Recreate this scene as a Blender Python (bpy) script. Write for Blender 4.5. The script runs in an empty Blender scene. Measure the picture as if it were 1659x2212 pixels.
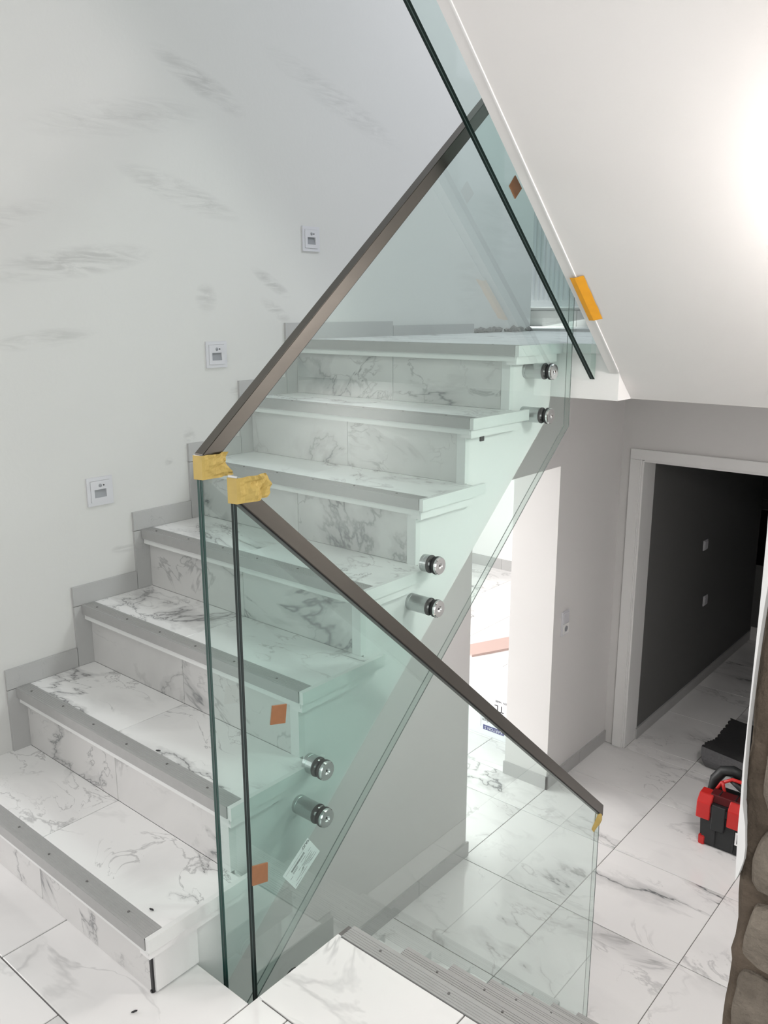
import bpy, bmesh, math, random
from mathutils import Vector, Matrix, noise
random.seed(7)
SC = bpy.context.scene
COL = SC.collection
R = math.radians

# ------------------------------------------------------------------ camera
cam_d = bpy.data.cameras.new('camera')
cam = bpy.data.objects.new('camera', cam_d); COL.objects.link(cam)
CAM = Vector((2.39009, -0.85478, 1.47832))
YAW, PITCH, ROLL = R(40.28622), R(13.30988), R(0.09227)
fwd = Vector((-math.sin(YAW)*math.cos(PITCH), math.cos(YAW)*math.cos(PITCH), -math.sin(PITCH)))
right = Vector((math.cos(YAW), math.sin(YAW), 0)); down = fwd.cross(right)
r2 = math.cos(ROLL)*right + math.sin(ROLL)*down
d2 = -math.sin(ROLL)*right + math.cos(ROLL)*down
m = Matrix.Identity(4)
for i in range(3):
    m[i][0] = r2[i]; m[i][1] = -d2[i]; m[i][2] = -fwd[i]; m[i][3] = CAM[i]
cam.matrix_world = m
cam_d.sensor_fit = 'VERTICAL'; cam_d.sensor_height = 24.0; cam_d.lens = 1834.739*24.0/2212.0
cam_d.clip_start = .02
SC.camera = cam

# ------------------------------------------------------------------ world, lights, exposure
w = bpy.data.worlds.new('world'); SC.world = w; w.use_nodes = True
w.node_tree.nodes['Background'].inputs[0].default_value = (.75, .85, 1, 1)
w.node_tree.nodes['Background'].inputs[1].default_value = .4

def light(name, kind, loc, energy, color, size=None, size_y=None, aim=None):
    l = bpy.data.lights.new(name, kind); l.energy = energy; l.color = color
    o = bpy.data.objects.new(name, l); COL.objects.link(o); o.location = loc
    if kind == 'AREA':
        l.shape = 'RECTANGLE'; l.size = size; l.size_y = size_y or size
        o.rotation_euler = (Vector(aim)-Vector(loc)).to_track_quat('-Z', 'Y').to_euler()
    elif size: l.shadow_soft_size = size
    return o
light('stair_lamp', 'POINT', (2.16, 1.12, 1.62), 22, (1, .95, .92), .10)
light('window_light_entrance', 'AREA', (-2.2, -1.7, 1.4), 58, (1, .95, .94), 1.6, 1.6, (.6, -.2, .4))
light('ceiling_light_entrance', 'AREA', (1.6, -1.3, 3.5), 15, (1, 1, .96), 1.4, 1.4, (.3, 1.0, .5))
light('fill_light_right', 'AREA', (3.6, -1.9, 1.55), 38, (.98, 1, .98), 1.8, 1.6, (.3, .9, .3))  # added fill from the right front for the stair side; no window here
light('window_light_bath', 'AREA', (-3.7, 1.7, .1), 190, (1, .98, .965), 2.4, 2.0, (.1, 3.3, -.9))
light('fill_light_bath', 'AREA', (-2.2, 4.6, 1.1), 60, (1, .98, .96), 2.4, 3.0, (-1.8, 4.2, -1.4))  # added fill that washes out the bright room, not a ceiling lamp
light('fill_light_hall', 'AREA', (1.95, 2.05, 1.18), 22, (1, .96, .94), .5, .5, (1.95, 2.05, -1.4))  # added fill, faces down out of sight to lift the lower hall
light('fill_light_landing', 'AREA', (1.5, 2.7, 3.7), 30, (.90, .93, 1), .9, .9, (.1, 2.6, 1.5))  # added unseen fill for the landing wall, hidden by the soffit
SC.view_settings.view_transform = 'Standard'; SC.view_settings.look = 'None'
SC.view_settings.gamma = 1; SC.view_settings.use_curve_mapping = False
SC.view_settings.exposure = -0.06

# ------------------------------------------------------------------ materials
def nt(name):
    mt = bpy.data.materials.new(name); mt.use_nodes = True
    n = mt.node_tree; b = n.nodes['Principled BSDF']
    return mt, n, b
def N(n, t, **k):
    x = n.nodes.new(t)
    for a, v in k.items():
        if a in x.inputs.keys() if isinstance(a, str) else False: x.inputs[a].default_value = v
        else: setattr(x, a, v)
    return x
def ramp(n, pts):
    r = n.nodes.new('ShaderNodeValToRGB'); e = r.color_ramp.elements
    while len(e) < len(pts): e.new(.5)
    for k, (p, c) in enumerate(pts):
        e[k].position = p; e[k].color = (c, c, c, 1) if isinstance(c, (int, float)) else (*c, 1)
    return r
def mixc(n, f, a, b, mode='MIX'):
    x = n.nodes.new('ShaderNodeMix'); x.data_type = 'RGBA'; x.blend_type = mode
    for s, v in ((0, f), (6, a), (7, b)):
        if hasattr(v, 'is_linked'): n.links.new(v, x.inputs[s])
        elif isinstance(v, (int, float)): x.inputs[s].default_value = v
        else: x.inputs[s].default_value = (*v, 1)
    return x.outputs[2]
def math_(n, op, a, b=None, clamp=False):
    x = n.nodes.new('ShaderNodeMath'); x.operation = op; x.use_clamp = clamp
    for s, v in ((0, a), (1, b)):
        if v is None: continue
        if hasattr(v, 'is_linked'): n.links.new(v, x.inputs[s])
        else: x.inputs[s].default_value = v
    return x.outputs[0]
def bump(n, b, h, s=.2, d=.01):
    x = n.nodes.new('ShaderNodeBump'); x.inputs['Strength'].default_value = s; x.inputs['Distance'].default_value = d
    n.links.new(h, x.inputs['Height']); n.links.new(x.outputs[0], b.inputs['Normal'])
def noise_(n, sc, det=3, vec=None, dist=0, rough=.5):
    x = n.nodes.new('ShaderNodeTexNoise'); x.inputs['Scale'].default_value = sc; x.inputs['Detail'].default_value = det
    x.inputs['Distortion'].default_value = dist; x.inputs['Roughness'].default_value = rough
    if vec: n.links.new(vec, x.inputs['Vector'])
    return x
def objc(n, rand=0):
    c = n.nodes.new('ShaderNodeTexCoord').outputs['Object']
    if rand:
        oi = n.nodes.new('ShaderNodeObjectInfo')
        m_ = math_(n, 'MULTIPLY', oi.outputs['Random'], rand)
        cx = n.nodes.new('ShaderNodeCombineXYZ'); n.links.new(m_, cx.inputs[0]); n.links.new(math_(n, 'MULTIPLY', m_, 1.7), cx.inputs[1]); n.links.new(math_(n, 'MULTIPLY', m_, .6), cx.inputs[2])
        v = n.nodes.new('ShaderNodeVectorMath'); v.operation = 'ADD'; n.links.new(c, v.inputs[0]); n.links.new(cx.outputs[0], v.inputs[1])
        c = v.outputs[0]
    return c

def plain(name, col, rough=.5, metal=0, var=.06, scale=20, bs=.05, spec=.5, coat=0):
    mt, n, b = nt(name)
    c = objc(n); x = noise_(n, scale, 4, c)
    lo = tuple(v*(1-var) for v in col); hi = tuple(min(1, v*(1+var)) for v in col)
    n.links.new(mixc(n, x.outputs[0], lo, hi), b.inputs['Base Color'])
    b.inputs['Roughness'].default_value = rough; b.inputs['Metallic'].default_value = metal
    b.inputs['Specular IOR Level'].default_value = spec; b.inputs['Coat Weight'].default_value = coat
    if bs: bump(n, b, x.outputs[0], bs, .004)
    return mt

def plaster(name, col, scuffs=(), var=.04):
    mt, n, b = nt(name)
    c = objc(n); big = noise_(n, 1.3, 4, c); fine = noise_(n, 60, 3, c)
    lo = tuple(v*(1-var) for v in col)
    base = mixc(n, big.outputs[0], lo, col)
    # rubbed grey marks: (y, z, half length, half height, tilt, strength)
    if scuffs:
        sep = n.nodes.new('ShaderNodeSeparateXYZ'); n.links.new(c, sep.inputs[0])
        mp = n.nodes.new('ShaderNodeMapping'); n.links.new(c, mp.inputs[0]); mp.inputs['Scale'].default_value = (1, 1, 7)
        sm = noise_(n, 6, 6, mp.outputs[0], 1.0, .65)
        tot = None
        for (y, z, a, h, tl, s) in scuffs:
            dy = math_(n, 'SUBTRACT', sep.outputs[1], y); dz = math_(n, 'SUBTRACT', sep.outputs[2], z)
            dz = math_(n, 'SUBTRACT', dz, math_(n, 'MULTIPLY', dy, tl))
            u = math_(n, 'POWER', math_(n, 'ABSOLUTE', math_(n, 'DIVIDE', dy, a)), 2.0)
            v = math_(n, 'POWER', math_(n, 'ABSOLUTE', math_(n, 'DIVIDE', dz, h)), 2.0)
            g = math_(n, 'MULTIPLY', math_(n, 'SUBTRACT', 1.0, math_(n, 'ADD', u, v), True), s*.6)
            tot = g if tot is None else math_(n, 'ADD', tot, g)
        r = ramp(n, [(.40, 0.0), (.62, 1.0)]); n.links.new(sm.outputs[0], r.inputs[0])
        f = math_(n, 'MULTIPLY', tot, r.outputs[0], True)
        base = mixc(n, f, base, tuple(v*.55 for v in col))
    n.links.new(base, b.inputs['Base Color']); b.inputs['Roughness'].default_value = .85
    b.inputs['Specular IOR Level'].default_value = .25
    h = math_(n, 'ADD', fine.outputs[0], math_(n, 'MULTIPLY', big.outputs[0], 3))
    bump(n, b, h, .12, .003)
    return mt

def marble(name, base, vein, scale=1.0, width=.02, rough=.22, amount=1.0, rand=23, thr=.48, second=.5):
    mt, n, b = nt(name)
    c = objc(n, rand)
    mp = n.nodes.new('ShaderNodeMapping'); mp.inputs['Rotation'].default_value = (.5, .3, .6)
    mp.inputs['Scale'].default_value = (.85, 1.45, 1.1); n.links.new(c, mp.inputs[0])
    def veins(sc, wd, det=6, ds=.6, seed=0):
        m2 = n.nodes.new('ShaderNodeMapping'); m2.inputs['Location'].default_value = (seed, seed*.7, seed*1.3); n.links.new(mp.outputs[0], m2.inputs[0])
        x = noise_(n, sc, det, m2.outputs[0], ds, .58)
        d = math_(n, 'ABSOLUTE', math_(n, 'SUBTRACT', x.outputs[0], .5))
        wn = noise_(n, sc*2.3, 2, m2.outputs[0])
        wv = math_(n, 'MULTIPLY', math_(n, 'MAXIMUM', math_(n, 'SUBTRACT', wn.outputs[0], .36), .03), wd*6)
        return math_(n, 'SUBTRACT', 1.0, math_(n, 'DIVIDE', d, wv), True)
    v1 = veins(1.5*scale, width, 6, .5)
    v2 = veins(3.4*scale, width*.45, 5, .8, 5.2)
    mk = noise_(n, 1.7*scale, 2, mp.outputs[0]); r = ramp(n, [(thr, 0.0), (thr+.13, 1.0)]); n.links.new(mk.outputs[0], r.inputs[0])
    m3 = n.nodes.new('ShaderNodeMapping'); m3.inputs['Location'].default_value = (9, 3, 4); n.links.new(mp.outputs[0], m3.inputs[0])
    mk2 = noise_(n, 2.6*scale, 2, m3.outputs[0]); r2_ = ramp(n, [(thr+.02, 0.0), (thr+.15, 1.0)]); n.links.new(mk2.outputs[0], r2_.inputs[0])
    v1c = veins(1.5*scale, width*.30, 6, .5)
    f1 = math_(n, 'MULTIPLY', math_(n, 'MAXIMUM', math_(n, 'MULTIPLY', math_(n, 'POWER', v1, .8), .38), v1c), r.outputs[0])
    f2 = math_(n, 'MULTIPLY', math_(n, 'MULTIPLY', v2, r2_.outputs[0]), second)
    cl = noise_(n, 2.1*scale, 5, mp.outputs[0], .7)
    rc = ramp(n, [(.5, 0.0), (.8, .25)]); n.links.new(cl.outputs[0], rc.inputs[0])
    f = math_(n, 'MULTIPLY', math_(n, 'ADD', math_(n, 'MAXIMUM', f1, f2), rc.outputs[0]), amount, True)
    n.links.new(mixc(n, f, base, vein), b.inputs['Base Color'])
    b.inputs['Roughness'].default_value = rough
    return mt

M = {}
SCUFF = [(.55, 1.62, .30, .05, .15, .9), (.95, 1.85, .25, .05, -.25, .8), (.42, 1.40, .20, .03, .1, .7), (1.03, 1.52, .05, .06, 0, .8),
         (1.33, 1.58, .10, .03, -.5, .9), (1.05, 2.20, .20, .05, -.35, .8), (.75, 2.05, .35, .06, .2, .5), (.64, .72, .05, .02, 0, .8),
         (1.16, 1.20, .05, .02, 0, .8), (.93, 1.05, .03, .05, 0, .8), (.30, 1.72, .22, .04, .3, .5), (1.7, 2.25, .4, .06, -.3, .5), (.84, .98, .02, .02, 0, 1.0),
         (1.35, 1.48, .08, .03, -.5, .7), (2.9, 1.9, .3, .25, 0, .25), (2.6, 1.6, .15, .2, 0, .25)]
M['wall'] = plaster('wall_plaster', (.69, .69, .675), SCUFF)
M['wall2'] = plaster('wall_plaster_lower', (.74, .73, .72), var=.07)
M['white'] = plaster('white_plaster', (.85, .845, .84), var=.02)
M['soffit'] = plaster('soffit_plaster', (.80, .785, .775), var=.05)
M['dimwall'] = plaster('dark_room_wall_shade', (.15, .15, .147), var=.05)  # dimness of the unlit room put into the wall colour
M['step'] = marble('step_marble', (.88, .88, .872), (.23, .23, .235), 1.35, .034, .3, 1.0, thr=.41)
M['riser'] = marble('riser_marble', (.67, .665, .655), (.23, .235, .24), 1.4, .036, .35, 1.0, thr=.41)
M['floor'] = marble('floor_marble', (.85, .845, .838), (.17, .175, .18), .66, .048, .13, 1.0, thr=.462, second=.35)
M['skirt'] = marble('skirting_marble', (.47, .47, .465), (.30, .30, .30), 1.5, .01, .4, .5)
M['trim'] = plain('edge_trim_tile', (.78, .79, .78), .35, 0, .05, 12)
M['alu'] = plain('aluminium_nosing', (.42, .42, .415), .5, .2, .06, 50)
M['grout'] = plain('grout', (.16, .155, .15), .9, 0, .1, 30)
M['frame'] = plain('door_frame_paint', (.80, .80, .79), .4, 0, .02, 10)
M['plastic'] = plain('white_plastic', (.66, .66, .69), .35, 0, .02, 10, .0)
M['dark'] = plain('dark_plastic', (.02, .02, .022), .4, 0, .1, 10, .0)
M['greyp'] = plain('grey_sensor', (.30, .31, .33), .3, 0, .05, 10, .0)
M['rubber'] = plain('black_rubber', (.012, .012, .013), .5)
M['rug'] = plain('charcoal_mat', (.035, .035, .037), .95, 0, .3, 120, .6)
M['rug2'] = plain('mat_backing', (.13, .13, .135), .95, 0, .25, 80, .5)
M['red'] = plain('red_plastic', (.52, .02, .018), .38, 0, .08, 15)
M['blackbox'] = plain('black_box_plastic', (.016, .018, .019), .5, 0, .15, 40, .15)
M['darkred'] = plain('smoked_red_lid', (.09, .012, .014), .2, 0, .1, 15)
M['carton'] = plain('white_carton', (.84, .85, .88), .7, 0, .03, 8)
M['ink'] = plain('black_ink', (.03, .03, .035), .7, 0, .05, 8, 0)
M['blue'] = plain('blue_ink', (.025, .035, .20), .6, 0, .05, 8, 0)
M['paper'] = plain('label_paper', (.80, .84, .83), .7, 0, .03, 30, 0)
M['paperw'] = plain('white_label', (.85, .85, .85), .6, 0, .03, 30, 0)
M['inkl'] = plain('label_print', (.12, .14, .14), .7, 0, .05, 30, 0)
M['orange'] = plain('orange_tape', (.80, .36, .015), .6, 0, .08, 60, .2)
M['tape'] = plain('masking_tape', (.50, .365, .105), .7, 0, .12, 40, .25)
M['brown'] = plain('brown_pad', (.30, .135, .06), .55, 0, .12, 60, .1)
M['pink'] = plain('pale_board', (.55, .40, .36), .6, 0, .03, 6)
M['debris'] = plain('mortar_debris', (.30, .29, .28), .95, 0, .4, 60, .6)
M['radiator'] = plain('radiator_enamel', (.82, .83, .85), .3, 0, .02, 10, 0)
M['scr'] = plain('black_glass', (.004, .004, .005), .1, 0, .1, 10, 0)
M['hinge'] = plain('galvanised_bracket', (.55, .55, .55), .4, .6, .05, 30, 0)

def brushed(name, col, rough):
    mt, n, b = nt(name)
    c = objc(n); mp = n.nodes.new('ShaderNodeMapping'); mp.inputs['Rotation'].default_value = (R(-40), 0, 0); mp.inputs['Scale'].default_value = (400, 3, 400); n.links.new(c, mp.inputs[0])
    x = noise_(n, 1, 3, mp.outputs[0])
    n.links.new(mixc(n, x.outputs[0], tuple(v*.9 for v in col), col), b.inputs['Base Color'])
    b.inputs['Metallic'].default_value = 1; b.inputs['Roughness'].default_value = rough
    bump(n, b, x.outputs[0], .04, .001)
    return mt
M['steel'] = brushed('brushed_steel', (.175, .163, .147), .24)
M['chrome'] = plain('polished_steel', (.72, .73, .73), .14, 1, .04, 20, .02)
M['satin'] = plain('satin_steel', (.50, .52, .52), .3, 1, .05, 20, .03)

def glass(name, tint, refl=1.8):
    mt = bpy.data.materials.new(name); mt.use_nodes = True; n = mt.node_tree; n.nodes.clear()
    out = n.nodes.new('ShaderNodeOutputMaterial'); mx = n.nodes.new('ShaderNodeMixShader')
    tr = n.nodes.new('ShaderNodeBsdfTransparent'); tr.inputs[0].default_value = (*tint, 1)
    gl = n.nodes.new('ShaderNodeBsdfGlossy'); gl.inputs['Roughness'].default_value = .0; gl.inputs[0].default_value = (.95, 1, .98, 1)
    geo = n.nodes.new('ShaderNodeNewGeometry'); fr = n.nodes.new('ShaderNodeFresnel'); fr.inputs[0].default_value = 1.5
    front = math_(n, 'SUBTRACT', 1.0, geo.outputs['Backfacing'])
    sm = noise_(n, 3, 3); n.links.new(n.nodes.new('ShaderNodeTexCoord').outputs['Object'], sm.inputs['Vector'])
    f = math_(n, 'MULTIPLY', math_(n, 'MULTIPLY', fr.outputs[0], refl), front, True)
    n.links.new(f, mx.inputs[0]); n.links.new(tr.outputs[0], mx.inputs[1]); n.links.new(gl.outputs[0], mx.inputs[2]); n.links.new(mx.outputs[0], out.inputs[0])
    return mt
M['glass'] = glass('green_tinted_glass', (.905, .958, .945))
M['edge'] = plain('dark_glass_edge', (.006, .016, .014), .3, 0, .2, 8, 0, .25)
M['clear_edge'] = glass('pale_glass_edge', (.80, .87, .845), 1.0)
M['edge2'] = plain('teal_glass_edge', (.012, .055, .045), .3, 0, .5, 3, 0, .3)
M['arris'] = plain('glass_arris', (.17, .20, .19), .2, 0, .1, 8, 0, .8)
M['inter'] = plain('glass_interlayer', (.05, .08, .075), .3, 0, .2, 8, 0)

def stone_mat(name, a, b_, sc):
    mt, n, b = nt(name)
    c = objc(n, 11); x = noise_(n, sc, 8, c, .4, .65); y = noise_(n, sc*7, 5, c); v = n.nodes.new('ShaderNodeTexVoronoi'); v.inputs['Scale'].default_value = sc*3.2; n.links.new(c, v.inputs[0])
    r = ramp(n, [(.32, 0.0), (.68, 1.0)]); n.links.new(x.outputs[0], r.inputs[0])
    col = mixc(n, r.outputs[0], a, b_)
    rs = ramp(n, [(.0, 1.0), (.13, 0.0)]); n.links.new(v.outputs['Distance'], rs.inputs[0])
    col = mixc(n, math_(n, 'MULTIPLY', rs.outputs[0], .5), col, tuple(q*.4 for q in a))
    n.links.new(col, b.inputs['Base Color']); b.inputs['Roughness'].default_value = .9; b.inputs['Specular IOR Level'].default_value = .2
    bump(n, b, math_(n, 'ADD', x.outputs[0], math_(n, 'MULTIPLY', y.outputs[0], .5)), 1.0, .02)
    return mt
M['stone'] = stone_mat('sandstone', (.13, .11, .09), (.29, .25, .205), 9)
M['mortar'] = stone_mat('lime_mortar', (.065, .05, .038), (.19, .15, .115), 6)

# ------------------------------------------------------------------ helpers
def link(name, me, mats, parent=None):
    o = bpy.data.objects.new(name, me); COL.objects.link(o)
    for mt in (mats if isinstance(mats, (list, tuple)) else [mats]): me.materials.append(mt)
    if parent is not None: o.parent = parent
    return o
def obj(name, bm, mats, parent=None, smooth=False):
    me = bpy.data.meshes.new(name); bmesh.ops.recalc_face_normals(bm, faces=bm.faces[:])
    bm.to_mesh(me); bm.free()
    if smooth:
        for p in me.polygons: p.use_smooth = True
    return link(name, me, mats, parent)
def empty(name, loc=(0, 0, 0)):
    o = bpy.data.objects.new(name, None); COL.objects.link(o); o.location = loc; o.empty_display_size = .1
    return o
def keep(o, root):          # parent while keeping world placement
    o.parent = root; o.matrix_parent_inverse = Matrix.Translation(root.location).inverted()
def tag(o, label=None, cat=None, group=None, kind=None):
    for k, v in (('label', label), ('category', cat), ('group', group), ('kind', kind)):
        if v: o[k] = v
    return o
def B(): return bmesh.new()
def box(bm, x0, x1, y0, y1, z0, z1, bev=0):
    r = bmesh.ops.create_cube(bm, size=1.0)
    vs = r['verts']
    for v in vs:
        v.co = Vector(((x0+x1)/2+v.co.x*(x1-x0), (y0+y1)/2+v.co.y*(y1-y0), (z0+z1)/2+v.co.z*(z1-z0)))
    if bev:
        es = list({e for v in vs for e in v.link_edges})
        bmesh.ops.bevel(bm, geom=es, offset=bev, segments=1, affect='EDGES')
    return bm
def prism(bm, pts, a, b, axis='x', mi=0):
    """polygon pts in the two other axes, extruded along axis from a to b"""
    def P(u, v, t): return {'x': (t, u, v), 'y': (u, t, v), 'z': (u, v, t)}[axis]
    va = [bm.verts.new(P(u, v, a)) for u, v in pts]; vb = [bm.verts.new(P(u, v, b)) for u, v in pts]
    fs = [bm.faces.new(va), bm.faces.new(vb[::-1])]
    n = len(pts)
    for i in range(n): fs.append(bm.faces.new((va[i], vb[i], vb[(i+1) % n], va[(i+1) % n])))
    for f in fs: f.material_index = mi
    return fs
def cyl(bm, p, q, r, seg=24, r2=None, caps=True):
    p, q = Vector(p), Vector(q); d = q-p
    rot = d.to_track_quat('Z', 'Y').to_matrix().to_4x4()
    bmesh.ops.create_cone(bm, cap_ends=caps, segments=seg, radius1=r, radius2=r if r2 is None else r2, depth=d.length,
                          matrix=Matrix.Translation((p+q)/2) @ rot)
def lathe(bm, c, prof, axis=Vector((1, 0, 0)), seg=32):
    """prof: list of (t along axis, radius)"""
    u = axis.orthogonal().normalized(); v = axis.cross(u); rings = []
    for t, r in prof:
        if r < 1e-6: rings.append([bm.verts.new(c+axis*t)]); continue
        rings.append([bm.verts.new(c+axis*t+r*(math.cos(a)*u+math.sin(a)*v)) for a in [2*math.pi*k/seg for k in range(seg)]])
    for A, Bq in zip(rings, rings[1:]):
        for k in range(seg):
            a = [A[k % len(A)], A[(k+1) % len(A)]] if len(A) > 1 else [A[0]]
            b = [Bq[(k+1) % len(Bq)], Bq[k % len(Bq)]] if len(Bq) > 1 else [Bq[0]]
            if len(a)+len(b) >= 3: bm.faces.new(a+b)
def boxo(name, d, mt, parent=None, bev=0):
    return obj(name, box(B(), *d, bev=bev), mt, parent)

# ------------------------------------------------------------------ numbers of the house
G, H = .2355, .2
W = 1.006               # outer edge of the treads
def Z(n): return 0 if n == 0 else .174+(n-1)*H
def Y(n): return (n-1)*G        # nosing front of step n
SF = .96                # plastered side of the stair
def under(y): return -.124+(y-.232)*.842      # lower edge of the stair slab
ZL = -1.4
YF = 1.70               # landing front

# ------------------------------------------------------------------ SETTING
def structure(name, bm, mt): return tag(obj(name, bm, mt), kind='structure')
# left wall (above the stair), ends in the landing
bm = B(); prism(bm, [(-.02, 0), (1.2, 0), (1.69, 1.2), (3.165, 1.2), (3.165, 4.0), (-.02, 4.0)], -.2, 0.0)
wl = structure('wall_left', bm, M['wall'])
# wall under the stair, with the doorway to the bright room
bm = B(); prism(bm, [(.15, ZL), (2.525, ZL), (2.525, 1.196), (1.70, 1.196), (1.70, 1.09), (.15, under(.15)-.03)], -.2, .1)
prism(bm, [(2.525, .625), (3.39, .625), (3.39, 1.19), (2.525, 1.19)], -.2, .1)
prism(bm, [(3.39, ZL), (4.2, ZL), (4.2, 1.19), (3.39, 1.19)], -.2, .1)
structure('wall_lower_left', bm, M['wall2'])
# wall with the door frame
bm = B()
box(bm, .1, .235, 4.18, 4.34, ZL, 1.19); box(bm, .235, 1.72, 4.18, 4.34, .60, 1.19); box(bm, 1.72, 2.5, 4.18, 4.34, ZL, 1.19)
structure('wall_lower_back', bm, M['wall2'])
# front closure below the entrance floor
bm = B(); box(bm, .1, 3.3, .0, .14, ZL, -.06)
structure('wall_lower_front', bm, M['wall2'])
bm = B(); box(bm, 2.35, 2.5, .82, 4.18, ZL, 1.19); structure('wall_lower_right', bm, M['wall2'])
bm = B(); box(bm, 2.35, 2.5, .82, 1.70, 1.19, 4.0); structure('wall_right', bm, M['white'])
# dark room
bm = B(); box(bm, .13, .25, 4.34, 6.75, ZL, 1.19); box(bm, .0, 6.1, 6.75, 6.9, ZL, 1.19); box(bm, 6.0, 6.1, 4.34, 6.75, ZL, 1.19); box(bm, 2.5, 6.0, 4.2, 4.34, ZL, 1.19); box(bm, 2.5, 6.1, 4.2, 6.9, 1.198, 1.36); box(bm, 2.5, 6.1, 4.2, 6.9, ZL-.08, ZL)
structure('wall_dark_room', bm, M['dimwall'])
# bright room
bm = B(); box(bm, -4.7, -.02, 7.12, 7.25, ZL, 1.19); box(bm, -4.75, -4.6, .8, 7.12, ZL, 1.19); box(bm, -4.7, -.2, .7, .8, ZL, 1.19); box(bm, -.2, -.02, 4.34, 7.12, ZL, 1.19)
structure('wall_bright_room', bm, M['white'])
# landing slab = ceiling of the lower rooms
bm = B(); box(bm, SF, 1.202, YF, 4.18, 1.198, 1.36); box(bm, 1.202, 2.5, 1.797, 4.18, 1.198, 1.36); box(bm, -.2, SF, YF, 4.18, 1.198, 1.36); box(bm, -4.7, 2.6, 4.18, 7.25, 1.198, 1.36); box(bm, -4.7, -.2, .7, 4.18, 1.198, 1.36)
structure('ceiling_lower', bm, M['white'])
# room behind the upper landing
bm = B(); box(bm, -3.0, 2.5, 4.45, 4.6, 1.36, 4.0); box(bm, -3.1, -3.0, 3.165, 4.6, 1.36, 4.0); box(bm, -3.0, -.2, 3.0, 3.165, 1.36, 4.0); box(bm, 2.35, 2.5, 1.7, 4.45, 1.36, 4.0)
structure('wall_landing', bm, M['white'])
bm = B(); box(bm, -3.2, 4.2, -3.8, 4.6, 4.0, 4.1); structure('ceiling', bm, M['white'])
# entrance walls behind the camera (window opening on the left only)
bm = B(); box(bm, -2.8, -2.7, -3.8, 0, 0, .6); box(bm, -2.8, -2.7, -3.8, 0, 2.4, 4); box(bm, -2.8, -2.7, -3.8, -2.7, .6, 2.4); box(bm, -2.8, -2.7, -.7, 0, .6, 2.4)
box(bm, -2.7, -.2, -.1, -.0, 0, 4.0)
structure('wall_entrance_left', bm, M['white'])
bm = B(); box(bm, -2.8, 4.2, -3.8, -3.7, 0, 4.0); structure('wall_front', bm, M['white'])
bm = B(); box(bm, 4.1, 4.2, -3.7, .8, 0, 4.0); box(bm, 3.2, 4.1, .5, .8, 0, 4.0); structure('wall_entrance_right', bm, M['white'])

# floors: each tile its own piece over a grout bed
def floor(name, bed, zt, rects, mt, joint=.0018, part='floor_tile', th=.01):
    bm = B()
    for d in bed: box(bm, *d)
    f = tag(obj(name, bm, M['grout']), kind='structure')
    for (x0, x1, y0, y1) in rects:
        b2 = B(); box(b2, x0+joint, x1-joint, y0+joint, y1-joint, zt-th, zt, bev=.0012)
        o = obj(part, b2, mt, f)
    return f
def grid(xs, ys, clip=None):
    out = []
    for a, b in zip(xs, xs[1:]):
        for c, d in zip(ys, ys[1:]): out.append((a, b, c, d))
    return out
rows = []
def row(y0, y1, off, x0, x1, w=.62):
    x = off
    while x > x0: x -= w
    while x < x1:
        a, b = max(x, x0), min(x+w, x1)
        if b-a > .01: rows.append((a, b, y0, y1))
        x += w
row(.172, .428, 1.530, 1.150, 3.3)
row(-.138, .172, 1.247, 1.150, 3.3)
rows.append((.60, 1.150, -.138, .148))
row(-.138, .148, .60, -2.7, .60)
y, k = -.138, 0
offs = [.858, 1.20, .6, .9]
while y > -3.6:
    y2 = max(y-.31, -3.7); row(y2, y, offs[k % 4], -2.7, 4.1); y = y2; k += 1
rows.append((3.3, 4.1, -.138, .5))
floor('floor', [(-2.7, 1.150, -3.7, .148, -.07, -.004), (1.150, 2.02, -3.7, .470, -.07, -.004), (2.02, 4.1, -3.7, .5, -.07, -.004)], 0.0, rows, M['floor'])
xs = [.1]+[.09+.6*k for k in range(1, 4)]+[2.35]; ys = [.14, .70, 1.30]+[1.90+.6*k for k in range(0, 4)]+[4.18]
xb = [-4.6+.0]+[.09-.6*k for k in range(7, 0, -1)]+[-.2]
rb = grid([-4.11, -3.51, -2.91, -2.31, -1.71, -1.11, -.51, .1], [2.5, 3.10, 3.70, 4.30, 4.90, 5.50, 6.10, 6.70, 7.12])
rb = [r for r in rb if not (r[0] < -.2 < r[1] and (r[2] > 3.0))] + [(-.51, -.2, a, b) for a, b in ((3.39, 3.7), (3.7, 4.3), (4.3, 4.9), (4.9, 5.5), (5.5, 6.1), (6.1, 6.7), (6.7, 7.12))] + [(-.51, .1, 3.10, 3.39)]
rd = grid([.25, .69, 1.29, 1.89, 2.5], [4.18, 4.30, 4.90, 5.50, 6.10, 6.75])
floor('floor_lower', [(-4.6, 2.5, .14, 7.12, ZL-.08, ZL-.004)], ZL, grid(xs, ys)+rb+rd, M['floor'])
floor('floor_landing', [(0, 2.35, YF+.02, 4.45, 1.36, 1.368), (-3.0, 0, 3.165, 4.45, 1.36, 1.368)], 1.374,
      grid([0, .485, 1.085, 1.685, 2.35], [YF+.02, 2.3, 2.9, 3.165, 3.8, 4.45])+grid([-3, -2.4, -1.8, -1.2, -.6, 0], [3.165, 3.8, 4.45]), M['step'])

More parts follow.
